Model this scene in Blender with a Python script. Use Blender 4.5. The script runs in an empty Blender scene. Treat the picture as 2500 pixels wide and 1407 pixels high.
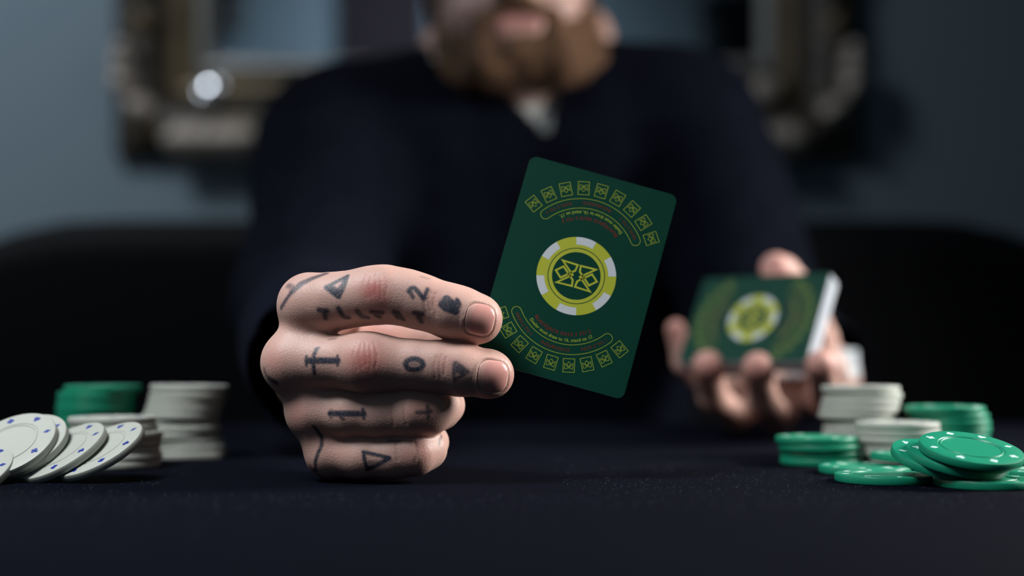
import bpy, bmesh, math, random
import numpy as np
from mathutils import Vector, Matrix, Quaternion
from mathutils.bvhtree import BVHTree

random.seed(7); rng = np.random.default_rng(7)
S = bpy.context.scene
COL = S.collection
R = math.radians
TZ = 0.75                      # table top height
CZ = TZ + 0.0475               # camera height
FP = 3000.0                    # focal length in pixels of the 2500 px frame

# ------------------------------------------------------------------ camera
cd = bpy.data.cameras.new('camera'); cam = bpy.data.objects.new('camera', cd); COL.objects.link(cam)
cam.location = (0, 0, CZ); cam.rotation_euler = (R(90), 0, 0)
cd.sensor_width = 36; cd.lens = 43.2; cd.shift_y = 186.5 / 2500; cd.clip_start = 0.01
cd.dof.use_dof = True; cd.dof.focus_distance = 0.487; cd.dof.aperture_fstop = 2.9
S.camera = cam
# ------------------------------------------------------------------ world, lights, exposure
w = bpy.data.worlds.new('world'); S.world = w; w.use_nodes = True
w.node_tree.nodes['Background'].inputs[0].default_value = (0.35, 0.45, 0.6, 1)
w.node_tree.nodes['Background'].inputs[1].default_value = 0.008
S.view_settings.view_transform = 'Standard'; S.view_settings.look = 'None'
S.view_settings.gamma = 1; S.view_settings.exposure = 0.0; S.view_settings.use_curve_mapping = False

def area(name, loc, target, size, power, col=(1, 1, 1), size_y=None, spread=180):
    l = bpy.data.lights.new(name, 'AREA'); l.energy = power; l.color = col
    l.shape = 'RECTANGLE'; l.size = size; l.size_y = size_y or size; l.spread = R(spread)
    o = bpy.data.objects.new(name, l); COL.objects.link(o); o.location = loc
    o.rotation_euler = (Vector(target) - Vector(loc)).to_track_quat('-Z', 'Y').to_euler()
    return o
area('key_light', (1.0, 0.68, 1.26), (0.0, 0.58, 0.80), 0.28, 9.2, (1.0, 0.97, 0.93), 0.45, spread=110)
area('side_light', (-0.50, 0.12, 1.72), (-0.12, 0.50, 0.80), 0.32, 2.2, (0.97, 0.98, 1.0), 0.45, spread=66)
area('wall_light', (-1.15, 1.0, 2.60), (-1.05, 2.26, 1.1), 0.5, 12.5, (0.86, 0.93, 1.0), 0.5, spread=140)
area('room_light', (-0.4, -0.3, 2.7), (-0.5, -1.25, 1.6), 0.5, 16.0, (0.82, 0.92, 1.0), spread=150)

# ------------------------------------------------------------------ helpers
def px(u, v, d):
    """world point seen at photo position (u, v) at distance d in front of the camera"""
    return Vector(((u - 1250) * d / FP, d, CZ - (v - 890) * d / FP))
def lin(r, g, b):
    f = lambda c: (c / 255 / 12.92) if c <= 10 else ((c / 255 + 0.055) / 1.055) ** 2.4
    return (f(r), f(g), f(b), 1)
def mat(name, col, rough=0.6, metal=0.0, spec=0.5, bump=None, mix=None, sheen=0, coat=0):
    m = bpy.data.materials.new(name); m.use_nodes = True
    nt = m.node_tree; b = nt.nodes['Principled BSDF']
    b.inputs['Base Color'].default_value = col if len(col) == 4 else (*col, 1)
    b.inputs['Roughness'].default_value = rough; b.inputs['Metallic'].default_value = metal
    b.inputs['Specular IOR Level'].default_value = spec
    if sheen: b.inputs['Sheen Weight'].default_value = sheen
    if coat: b.inputs['Coat Weight'].default_value = coat
    tc = nt.nodes.new('ShaderNodeTexCoord')
    if mix:      # (second colour, noise scale)
        n = nt.nodes.new('ShaderNodeTexNoise'); n.inputs['Scale'].default_value = mix[1]; n.inputs['Detail'].default_value = 5
        nt.links.new(tc.outputs['Object'], n.inputs['Vector'])
        rp = nt.nodes.new('ShaderNodeValToRGB'); rp.color_ramp.elements[0].position = .35; rp.color_ramp.elements[1].position = .68
        rp.color_ramp.elements[0].color = (*col[:3], 1); rp.color_ramp.elements[1].color = (*mix[0][:3], 1)
        nt.links.new(n.outputs['Fac'], rp.inputs['Fac']); nt.links.new(rp.outputs['Color'], b.inputs['Base Color'])
    if bump:     # (scale, strength, distance)
        n = nt.nodes.new('ShaderNodeTexNoise'); n.inputs['Scale'].default_value = bump[0]; n.inputs['Detail'].default_value = 6
        nt.links.new(tc.outputs['Object'], n.inputs['Vector'])
        bp = nt.nodes.new('ShaderNodeBump'); bp.inputs['Strength'].default_value = bump[1]; bp.inputs['Distance'].default_value = bump[2]
        nt.links.new(n.outputs['Fac'], bp.inputs['Height']); nt.links.new(bp.outputs['Normal'], b.inputs['Normal'])
    return m
def tag(o, label=None, cat=None, group=None, kind=None):
    if label: o['label'] = label
    if cat: o['category'] = cat
    if group: o['group'] = group
    if kind: o['kind'] = kind
    return o
def link(name, me, m=None, parent=None, smooth=False):
    if m is not None and len(me.materials) == 0: me.materials.append(m)
    if smooth: me.shade_smooth()
    o = bpy.data.objects.new(name, me); COL.objects.link(o)
    if parent: o.parent = parent
    return o
def empty(name, loc=(0, 0, 0)):
    o = bpy.data.objects.new(name, None); COL.objects.link(o); o.location = loc; o.empty_display_size = .02
    return o
def from_bm(name, bm, m, parent=None, smooth=False):
    me = bpy.data.meshes.new(name); bm.normal_update(); bm.to_mesh(me); bm.free()
    return link(name, me, m, parent, smooth)
def box_bm(bm, lo, hi, bevel=0, seg=2):
    r = bmesh.ops.create_cube(bm, size=1)
    for v in r['verts']:
        v.co = Vector([lo[i] + (v.co[i] + .5) * (hi[i] - lo[i]) for i in range(3)])
    if bevel:
        es = list({e for v in r['verts'] for e in v.link_edges})
        bmesh.ops.bevel(bm, geom=es, offset=bevel, segments=seg, profile=.5, affect='EDGES')
def box(name, lo, hi, m, parent=None, bevel=0, seg=2):
    bm = bmesh.new(); box_bm(bm, lo, hi, bevel, seg)
    return from_bm(name, bm, m, parent, smooth=False)
def set_world(child):          # parent is placed with a translation only; child built in world coordinates
    child.location = -child.parent.location
def lathe(name, prof, n, m, parent=None, smooth=True, auto=True):
    vs, fs = [], []
    for r, z in prof:
        if r < 1e-9: vs.append([(0, 0, z)])
        else: vs.append([(r * math.cos(2 * math.pi * i / n), r * math.sin(2 * math.pi * i / n), z) for i in range(n)])
    flat, st = [], []
    for ring in vs: st.append(len(flat)); flat += ring
    for k in range(len(vs) - 1):
        a, b = vs[k], vs[k + 1]
        for i in range(n):
            j = (i + 1) % n
            if len(a) == 1: fs.append((st[k], st[k + 1] + i, st[k + 1] + j))
            elif len(b) == 1: fs.append((st[k] + i, st[k + 1], st[k] + j))
            else: fs.append((st[k] + i, st[k + 1] + i, st[k + 1] + j, st[k] + j))
    me = bpy.data.meshes.new(name); me.from_pydata(flat, [], fs); me.update()
    bm = bmesh.new(); bm.from_mesh(me); bmesh.ops.recalc_face_normals(bm, faces=bm.faces)
    bm.to_mesh(me); bm.free()
    if m: me.materials.append(m)
    if smooth:
        me.shade_smooth()
        if auto: me.set_sharp_from_angle(angle=R(35))
    return me

# ---- implicit surfaces: round cones and ellipsoids, smooth union, surface nets
class Field:
    def __init__(self, lo, hi, h):
        self.lo = np.array(lo, float); self.h = h; self.pad = 0
        self.n = np.maximum(4, np.ceil((np.array(hi) - self.lo) / h).astype(int) + 1)
        self.ax = [(self.lo[i] + h * np.arange(self.n[i])).astype(np.float32) for i in range(3)]
        self.F = np.full(self.n, 1.0, np.float32)
    def sub(self, lo, hi):
        s = []
        for i in range(3):
            a = int(np.clip(np.floor((lo[i] - self.lo[i]) / self.h), 0, self.n[i] - 1))
            b = int(np.clip(np.ceil((hi[i] - self.lo[i]) / self.h) + 1, a + 1, self.n[i])); s.append(slice(a, b))
        return tuple(s)
    def grid(self, s):
        return self.ax[0][s[0]][:, None, None], self.ax[1][s[1]][None, :, None], self.ax[2][s[2]][None, None, :]
    def merge(self, s, d, k, F=None):
        F = self.F if F is None else F
        a = F[s]
        if k > 0:
            hh = np.maximum(k - np.abs(a - d), 0) / k
            F[s] = np.minimum(a, d) - hh * hh * k * .25
        else: F[s] = np.minimum(a, d)
    def cone(self, a, b, ra, rb, k, F=None, flat=None):
        """round cone; flat = (axis vector, factor): radius divided by factor along that axis"""
        a = np.array(a, np.float32); b = np.array(b, np.float32)
        m = max(ra, rb) * (1.0 if flat is None else max(1, 1 / flat[1])) + k + 3 * self.h + self.pad
        s = self.sub(np.minimum(a, b) - m, np.maximum(a, b) + m)
        X, Y, Z = self.grid(s)
        px_, py_, pz_ = X - a[0], Y - a[1], Z - a[2]
        ab = b - a; L = float(ab @ ab) + 1e-12
        t = np.clip((px_ * ab[0] + py_ * ab[1] + pz_ * ab[2]) / L, 0, 1)
        dx, dy, dz = px_ - t * ab[0], py_ - t * ab[1], pz_ - t * ab[2]
        if flat is not None:
            n = np.array(flat[0], np.float32); n /= np.linalg.norm(n)
            q = (dx * n[0] + dy * n[1] + dz * n[2]) * (flat[1] - 1)
            dx = dx + q * n[0]; dy = dy + q * n[1]; dz = dz + q * n[2]
        self.merge(s, np.sqrt(dx * dx + dy * dy + dz * dz) - (ra + (rb - ra) * t), k, F)
    def ell(self, c, r, k, rot=None, F=None):
        c = np.array(c, np.float32); m = max(r) + k + 3 * self.h + self.pad
        s = self.sub(c - m, c + m); X, Y, Z = self.grid(s)
        X, Y, Z = X - c[0], Y - c[1], Z - c[2]
        if rot is not None:
            M = np.array(rot.to_3x3().transposed() if hasattr(rot, 'to_3x3') else rot, np.float32)
            X, Y, Z = (M[i][0] * X + M[i][1] * Y + M[i][2] * Z for i in range(3))
        k0 = np.sqrt((X / r[0]) ** 2 + (Y / r[1]) ** 2 + (Z / r[2]) ** 2)
        k1 = np.sqrt((X / r[0] ** 2) ** 2 + (Y / r[1] ** 2) ** 2 + (Z / r[2] ** 2) ** 2) + 1e-9
        self.merge(s, k0 * (k0 - 1) / k1, k, F)
    def nets(self, F=None):
        F = self.F if F is None else F
        ins = F < 0
        n = self.n
        c = np.zeros(n - 1, np.int8)
        for i in (0, 1):
            for j in (0, 1):
                for k in (0, 1):
                    c += ins[i:n[0] - 1 + i, j:n[1] - 1 + j, k:n[2] - 1 + k]
        cells = np.argwhere((c > 0) & (c < 8))
        idx = np.full(n - 1, -1, np.int64); idx[tuple(cells.T)] = np.arange(len(cells))
        acc = np.zeros((len(cells), 3)); cnt = np.zeros(len(cells))
        cor = [(i, j, k) for i in (0, 1) for j in (0, 1) for k in (0, 1)]
        val = {q: F[cells[:, 0] + q[0], cells[:, 1] + q[1], cells[:, 2] + q[2]] for q in cor}
        for q in cor:
            for a in range(3):
                if q[a] == 0:
                    p = list(q); p[a] = 1; p = tuple(p)
                    f0, f1 = val[q], val[p]; mk = (f0 < 0) != (f1 < 0)
                    t = np.where(mk, f0 / np.where(mk, f0 - f1, 1), 0)
                    pt = np.tile(np.array(q, float), (len(cells), 1)); pt[:, a] = t
                    acc[mk] += pt[mk]; cnt[mk] += 1
        V = self.lo + self.h * (cells + acc / cnt[:, None])
        Q = []
        for a in range(3):
            b, cc = (a + 1) % 3, (a + 2) % 3
            s0 = [slice(1, n[i] - 1) for i in range(3)]; s1 = list(s0)
            s0[a] = slice(0, n[a] - 1); s1[a] = slice(1, n[a])
            i0, i1 = ins[tuple(s0)], ins[tuple(s1)]
            e = np.argwhere(i0 != i1); fl = i0[tuple(e.T)]
            off = np.ones(3, int); off[a] = 0
            e = e + off
            def cell(db, dc):
                g = e.copy(); g[:, b] += db; g[:, cc] += dc
                return idx[g[:, 0], g[:, 1], g[:, 2]]
            q = np.stack([cell(-1, -1), cell(0, -1), cell(0, 0), cell(-1, 0)], 1)
            q[~fl] = q[~fl][:, ::-1]
            Q.append(q)
        return V, np.concatenate(Q)
def mesh_np(name, V, Q):
    me = bpy.data.meshes.new(name); me.from_pydata(V.tolist(), [], Q.tolist()); me.update()
    return me
def keep_faces(V, Q, mask):
    """mask over vertices to keep"""
    q = Q[mask[Q].all(1)]
    used = np.zeros(len(V), bool); used[q.ravel()] = True
    mp = -np.ones(len(V), int); mp[used] = np.arange(used.sum())
    return V[used], mp[q]
def smooth_np(V, Q, it=2, lam=.5):
    E = np.concatenate([Q[:, [0, 1]], Q[:, [1, 2]], Q[:, [2, 3]], Q[:, [3, 0]]])
    for _ in range(it):
        s = np.zeros_like(V); c = np.zeros(len(V))
        np.add.at(s, E[:, 0], V[E[:, 1]]); np.add.at(s, E[:, 1], V[E[:, 0]])
        np.add.at(c, E[:, 0], 1); np.add.at(c, E[:, 1], 1)
        V = V + lam * (s / c[:, None] - V)
    return V
def vnormals(V, Q):
    n = np.cross(V[Q[:, 2]] - V[Q[:, 0]], V[Q[:, 3]] - V[Q[:, 1]])
    N = np.zeros_like(V)
    for i in range(4): np.add.at(N, Q[:, i], n)
    return N / (np.linalg.norm(N, axis=1)[:, None] + 1e-12)
def seg_dist(V, pts):
    d = np.full(len(V), 9.0)
    pts = [np.array(p) for p in pts]
    if len(pts) == 1: return np.linalg.norm(V - pts[0], axis=1)
    for a, b in zip(pts[:-1], pts[1:]):
        ab = b - a; t = np.clip(((V - a) @ ab) / (ab @ ab + 1e-12), 0, 1)
        d = np.minimum(d, np.linalg.norm(V - a - t[:, None] * ab, axis=1))
    return d
def fbm(V, scale, seed=0, octs=3):
    r = np.random.default_rng(seed); out = np.zeros(len(V)); a = 1
    for o in range(octs):
        for _ in range(4):
            k = r.normal(size=3); k /= np.linalg.norm(k)
            out += a * np.sin(V @ k * scale * (2 ** o) * r.uniform(.7, 1.3) + r.uniform(0, 6.3)) / 4
        a *= .5
    return out

# ------------------------------------------------------------------ materials
M_wall = mat('wall_paint', lin(122, 138, 148), .85, bump=(60, .1, .002), spec=.2)
M_floor = mat('dark_wood_floor', (.05, .035, .025), .45, mix=((.08, .055, .04), 6), bump=(30, .2, .002))
M_ceil = mat('ceiling_paint', (.35, .37, .4), .9)
M_trim = mat('trim_paint', (.25, .28, .3), .5)
M_felt = mat('black_felt', (.0016, .0021, .0052), .95, spec=.03, mix=((.0030, .0038, .0085), 900), bump=(1500, 1.0, .0006), sheen=.0)
M_fibre = mat('pale_lint', (.10, .11, .15), .8)
M_tablewood = mat('black_table_wood', (.01, .01, .012), .4)
M_sofa = mat('black_upholstery', (.004, .0045, .006), .7, spec=.15, bump=(120, .3, .002))
M_white = mat('white_clay_chip', (.40, .42, .375), .5, bump=(900, .06, .0002))
M_green = mat('green_clay_chip', (.007, .235, .13), .38, bump=(900, .06, .0002))
M_blue = mat('blue_print', (.006, .03, .25), .4)
M_paleprint = mat('pale_print', (.55, .75, .70), .4)
M_cardgreen = mat('card_green', (.0006, .042, .026), .5, spec=.12)
M_yellow = mat('card_yellow', (.42, .46, .028), .5, spec=.4)
M_line = mat('card_line_yellow', (.28, .38, .03), .5, spec=.3)
M_cardwhite = mat('card_white', (.58, .63, .66), .5, spec=.4)
M_red = mat('card_red', (.17, .012, .012), .5, spec=.3)
M_edge = mat('card_paper_edge', (.62, .66, .72), .7)
# linen embossing on the card inks
for m_ in (M_cardgreen, M_yellow, M_cardwhite):
    nt = m_.node_tree; b = nt.nodes['Principled BSDF']
    tc = nt.nodes.new('ShaderNodeTexCoord'); hs = []
    for ax in ('X', 'Y'):
        wv = nt.nodes.new('ShaderNodeTexWave'); wv.bands_direction = ax; wv.inputs['Scale'].default_value = 620
        nt.links.new(tc.outputs['Object'], wv.inputs['Vector']); hs.append(wv)
    ad = nt.nodes.new('ShaderNodeMath'); ad.operation = 'ADD'
    nt.links.new(hs[0].outputs['Fac'], ad.inputs[0]); nt.links.new(hs[1].outputs['Fac'], ad.inputs[1])
    bp = nt.nodes.new('ShaderNodeBump'); bp.inputs['Strength'].default_value = .35; bp.inputs['Distance'].default_value = .0001
    nt.links.new(ad.outputs[0], bp.inputs['Height']); nt.links.new(bp.outputs['Normal'], b.inputs['Normal'])
M_sweater = mat('navy_knit', (.0028, .0036, .0080), .9, spec=.04, mix=((.0042, .0054, .0110), 40), bump=(500, .5, .001))
M_shirt = mat('white_cotton', (.62, .65, .63), .85)
M_trousers = mat('black_denim', (.01, .01, .012), .8)
M_shoe = mat('black_leather', (.01, .01, .01), .4)
M_beard = mat('brown_beard', (.06, .026, .010), .8, mix=((.16, .075, .030), 120), bump=(350, 1, .003))
M_hair = mat('brown_hair', (.05, .025, .012), .7, mix=((.09, .045, .02), 90), bump=(300, 1, .003))
M_eye = mat('eye_white', (.7, .68, .65), .2); M_iris = mat('blue_iris', (.03, .07, .1), .2)
M_frame = mat('dark_bronze', (.035, .030, .024), .5, metal=.1, mix=((.09, .072, .055), 30), bump=(120, .6, .004))
M_gold = mat('dull_gold', (.17, .125, .065), .45, metal=.3, mix=((.10, .072, .038), 15))
M_silver = mat('pale_silver_leaf', (.27, .26, .24), .45, metal=.3)
M_cream = mat('lit_cream_gilding', (.50, .43, .37), .5, metal=.1)  # cream gilding, lightened to carry the highlights on the frame
M_mirror = mat('mirror_glass', (.62, .68, .72), .03, metal=1)
M_polish = mat('polished_silver', (.9, .92, .95), .12, metal=1)
M_black = mat('black_lacquer', (.008, .009, .01), .4)
M_maroon = mat('maroon_velvet', (.02, .012, .018), .9)

def skin_mat():
    m = bpy.data.materials.new('skin'); m.use_nodes = True; nt = m.node_tree; b = nt.nodes['Principled BSDF']
    N = lambda t: nt.nodes.new(t); Lk = nt.links.new
    at = N('ShaderNodeAttribute'); at.attribute_name = 'marks'
    sp = N('ShaderNodeSeparateColor'); Lk(at.outputs['Color'], sp.inputs[0])
    tc = N('ShaderNodeTexCoord')
    def noise(s, d=4):
        n = N('ShaderNodeTexNoise'); n.inputs['Scale'].default_value = s; n.inputs['Detail'].default_value = d
        Lk(tc.outputs['Object'], n.inputs['Vector']); return n
    def mix(fac, a, c):
        x = N('ShaderNodeMix'); x.data_type = 'RGBA'
        if isinstance(fac, float): x.inputs[0].default_value = fac
        else: Lk(fac, x.inputs[0])
        for i, q in ((6, a), (7, c)):
            if isinstance(q, tuple): x.inputs[i].default_value = (*q, 1)
            else: Lk(q, x.inputs[i])
        return x.outputs[2]
    c = mix(noise(90).outputs['Fac'], (.47, .305, .255), (.57, .37, .315))
    c = mix(noise(700, 2).outputs['Fac'], c, mix(.5, c, (.58, .33, .27)))
    c = mix(sp.outputs[1], c, (.44, .125, .11))
    # ink: softened and broken by a fine noise
    mr = N('ShaderNodeMath'); mr.operation = 'MULTIPLY_ADD'; Lk(noise(1300, 3).outputs['Fac'], mr.inputs[0]); mr.inputs[1].default_value = .55; mr.inputs[2].default_value = .68
    mm = N('ShaderNodeMath'); mm.operation = 'MULTIPLY'; mm.use_clamp = True; Lk(sp.outputs[0], mm.inputs[0]); Lk(mr.outputs[0], mm.inputs[1])
    c = mix(mm.outputs[0], c, (.014, .024, .044))
    c = mix(sp.outputs[2], c, (.42, .08, .10))
    Lk(c, b.inputs['Base Color'])
    b.inputs['Roughness'].default_value = .47; b.inputs['Specular IOR Level'].default_value = .45
    b.inputs['Subsurface Weight'].default_value = .18; b.inputs['Subsurface Scale'].default_value = .006
    b.inputs['Subsurface Radius'].default_value = (1, .35, .2)
    v = N('ShaderNodeTexVoronoi'); v.inputs['Scale'].default_value = 1500; Lk(tc.outputs['Object'], v.inputs['Vector'])
    a1 = N('ShaderNodeMath'); a1.operation = 'ADD'; Lk(v.outputs['Distance'], a1.inputs[0]); Lk(noise(2600, 3).outputs['Fac'], a1.inputs[1])
    bp = N('ShaderNodeBump'); bp.inputs['Strength'].default_value = .35; bp.inputs['Distance'].default_value = .00022
    Lk(a1.outputs[0], bp.inputs['Height']); Lk(bp.outputs['Normal'], b.inputs['Normal'])
    return m
M_skin = skin_mat()
M_nail = mat('fingernail_keratin', (.60, .27, .24), .22, spec=.5, mix=((.66, .33, .29), 60), coat=.2)
M_nail.node_tree.nodes['Principled BSDF'].inputs['Subsurface Weight'].default_value = .1
M_nail.node_tree.nodes['Principled BSDF'].inputs['Subsurface Scale'].default_value = .003
M_nailtip = mat('pale_nail_edge', (.62, .50, .40), .3)

# ------------------------------------------------------------------ room
X0, X1, Y0, Y1, H = -2.1, 2.1, -1.25, 2.26, 2.8
def wall(name, lo, hi, m): return tag(box(name, lo, hi, m), kind='structure')
wall('floor', (X0 - .1, Y0 - .1, -.06), (X1 + .1, Y1 + .1, 0), M_floor)
wall('ceiling', (X0 - .1, Y0 - .1, H), (X1 + .1, Y1 + .1, H + .06), M_ceil)
wall('wall_back', (X0 - .1, Y1, 0), (X1 + .1, Y1 + .1, H), M_wall)
wall('wall_front', (X0 - .1, Y0 - .1, 0), (X1 + .1, Y0, H), M_wall)
wall('wall_left', (X0 - .1, Y0, 0), (X0, Y1, H), M_wall)
wall('wall_right', (X1, Y0, 0), (X1 + .1, Y1, H), M_wall)
wall('baseboard_back', (X0, Y1 - .015, 0), (X1, Y1, .11), M_trim)
wall('baseboard_front', (X0, Y0, 0), (X1, Y0 + .015, .11), M_trim)
wall('baseboard_left', (X0, Y0 + .015, 0), (X0 + .015, Y1 - .015, .11), M_trim)
wall('baseboard_right', (X1 - .015, Y0 + .015, 0), (X1, Y1 - .015, .11), M_trim)

# ------------------------------------------------------------------ ornate mirror
def build_mirror():
    d = Y1 - .045
    cx = (1190 - 1250) * d / FP
    hw = (2112 - 278) / 2 * d / FP
    zb = CZ - (378 - 890) * d / FP; zt = zb + 1.25
    root = empty('wall_mirror', (cx, Y1, zb))
    tag(root, 'large wall mirror in an ornate dark bronze and gilt frame behind the person', 'mirror')
    fw = 245 * d / FP
    # swept mitred profile rings: (inset from outer edge, distance out from the wall)
    def ring(name, prof, m):
        bm = bmesh.new(); loops = []
        for ins, out in prof:
            x0, x1, z0, z1 = -hw + ins, hw - ins, ins, zt - zb - ins
            loops.append([bm.verts.new((x, -out, z)) for x, z in ((x0, z0), (x1, z0), (x1, z1), (x0, z1))])
        for a, b in zip(loops[:-1], loops[1:]):
            for i in range(4):
                j = (i + 1) % 4; bm.faces.new((a[i], a[j], b[j], b[i]))
        bmesh.ops.recalc_face_normals(bm, faces=bm.faces)
        return from_bm(name, bm, m, root)
    arc = lambda a, b, o0, o1, n=6: [(a + (b - a) * i / n, o0 + (o1 - o0) * math.sin(math.pi * i / n)) for i in range(n + 1)]
    k = fw / .183
    ring('outer_moulding', [(0, 0), (0, .025)] + arc(.002, .098 * k, .022, .05) + [(.1 * k, .018)], M_frame)
    ring('gilt_band', [(.098 * k, .015)] + arc(.1 * k, .145 * k, .02, .034) + [(.147 * k, .014)], M_gold)
    ring('silver_bead', [(.145 * k, .012)] + arc(.147 * k, .183 * k, .016, .032) + [(.184 * k, .004)], M_silver)
    box('mirror_glass', (-hw + fw - .006, -.008, fw - .006), (hw - fw + .006, -.002, zt - zb - fw + .006), M_mirror, root)
    box('backing_board', (-hw + .02, -.0015, .02), (hw - .02, 0, zt - zb - .02), M_frame, root)
    # leaf ornaments
    def leaf_mesh(nm, m, L=.05, W=.022, T=.013):
        bm = bmesh.new(); rows = []
        for i in range(9):
            t = i / 8; w_ = W * math.sin(math.pi * (t * .86 + .1)) ** .8 * (1 + .18 * math.cos(i * math.pi))
            row = []
            for j in range(7):
                s = j / 3 - 1
                row.append(bm.verts.new(((t - .5) * L, -T * (1 - s * s) * math.sin(math.pi * (t * .8 + .15)) - T * .35 * (1 - abs(s)) * (j % 2), s * w_)))
            rows.append(row)
        for a, b in zip(rows[:-1], rows[1:]):
            for j in range(6): bm.faces.new((a[j], a[j + 1], b[j + 1], b[j]))
        bmesh.ops.recalc_face_normals(bm, faces=bm.faces)
        me = bpy.data.meshes.new(nm); bm.to_mesh(me); bm.free(); me.shade_smooth(); me.materials.append(m)
        sk = me
        return sk
    dark = leaf_mesh('leaf_ornament', M_frame); pale = leaf_mesh('pale_leaf', M_cream, .062, .03, .02); gold = leaf_mesh('gold_leaf', M_gold)
    def place(me, x, z, ang, out=.045, sc=1.0, nm='leaf_ornament'):
        o = bpy.data.objects.new(nm, me); COL.objects.link(o); o.parent = root
        o.location = (x, -out, z); o.rotation_euler = (0, ang, 0); o.scale = (sc, 1.2, sc)
        return o
    Wd, Hd = 2 * hw, zt - zb
    rr = random.Random(3)
    off = .05 * k
    n = int(Wd / .058)
    for i in range(n):
        x = -hw + .07 + i * (Wd - .14) / (n - 1)
        for z in (off, Hd - off): place(dark if i % 3 else gold, x, z + rr.uniform(-.008, .008), rr.uniform(-.5, .5), sc=rr.uniform(.9, 1.3))
    n = int(Hd / .058)
    for i in range(n):
        z = .07 + i * (Hd - .14) / (n - 1)
        for x in (-hw + off, hw - off): place(dark if i % 3 else gold, x + rr.uniform(-.008, .008), z, math.pi / 2 + rr.uniform(-.5, .5), sc=rr.uniform(.9, 1.3))
    # pale leaves where ornaments catch light, brightness put into their colour; mirror-symmetric
    s = d / FP
    def pale_at(u, v, ang, sc, m=None):
        x = (u - 1190) * s; z = (CZ - (v - 890) * s) - zb
        for sg in (-1, 1): place(m or pale, -sg * x * -1 if sg > 0 else x * -1, z, ang if sg > 0 else -ang, .058, sc, 'pale_leaf_ornament')
    for u, v, a, sc in ((302, 165, 1.5, .75), (304, 212, 1.2, .8), (347, 272, .6, .85), (303, 130, 1.7, .6),
                        (450, 346, .0, 1.05), (492, 346, .1, 1.05), (548, 346, -.1, 1.05), (592, 346, 0, 1.05)):
        pale_at(u, v, a, sc)
    # gilt cross bar ledge under the glass: pale band
    # bosses added at the inner corners, tilted to throw a glint at the camera
    boss = lathe('glint_boss', [(0, .0120), (.008, .0113), (.014, .0098), (.018, .0075), (.020, .003), (.023, .004), (.025, 0), (.025, -.012)], 24, M_polish)
    boss2 = boss.copy(); boss2.materials.clear(); boss2.materials.append(M_cream)  # duller copy, so the right corners glint less
    for sg in (-1, 1):
        for z in (CZ - (212 - 890) * s - zb, Hd - (CZ - (212 - 890) * s - zb)):
            o = bpy.data.objects.new('corner_glint_boss', boss if sg < 0 else boss2); COL.objects.link(o); o.parent = root
            o.location = (sg * (1190 - 510) * s, -.034, z); o.rotation_euler = (R(90 - 17), 0, R(-1))
build_mirror()

# things on the far side of the room, seen only in the mirror
o = empty('pendant_lamp', (-1.275, Y0 + .16, H)); tag(o, 'black narrow tubular pendant lamp seen in the mirror left of the person', 'lamp')
pm = lathe('shade', [(.0, -.03), (.052, -.03), (.055, -.035), (.055, -.48), (.05, -.485), (.048, -.47), (.048, -.06), (0, -.055)], 24, M_black)
link('shade', pm, None, o); link('ceiling_rose', lathe('ceiling_rose', [(0, 0), (.045, 0), (.045, -.012), (.01, -.03), (0, -.03)], 20, M_black), None, o)
o = empty('cabinet', (1.12, Y0 + .2, 0)); tag(o, 'tall black cabinet reflected at the right end of the mirror', 'cabinet')
for nm, lo, hi in (('body', (-.24, -.185, 0), (.24, .13, 2.40)), ('cornice', (-.26, -.185, 2.40), (.26, .15, 2.44))): box(nm, lo, hi, M_black, o, .004)
for sx in (-1, 1):
    dr = box('door', (min(sx * .005, sx * .23), .131, .08), (max(sx * .005, sx * .23), .15, 2.36), M_black, o, .003)
    link('handle', lathe('handle', [(0, .02), (.008, .018), (.01, .01), (.005, 0)], 12, M_silver), None, dr).location = (sx * .03, .15, 1.1)
    dr.children[0].rotation_euler = (R(-90), 0, 0)
def curtain(name, x0, x1, m, label):
    bm = bmesh.new(); n = 60; y = Y0 + .08
    for side in (0, .004):
        a = [bm.verts.new((x0 + (x1 - x0) * i / n, y + side + .022 * math.sin(i * 1.05), .03)) for i in range(n + 1)]
        b = [bm.verts.new((v.co.x, y + side + (v.co.y - y - side) * .8, H - .03)) for v in a]
        for i in range(n): bm.faces.new((a[i], a[i + 1], b[i + 1], b[i]))
    o = from_bm(name, bm, m, smooth=True); tag(o, label, 'curtain'); return o
curtain('curtain', -.80, -.40, M_maroon, 'dark maroon curtain reflected in the mirror beside the person\'s head')

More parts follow.
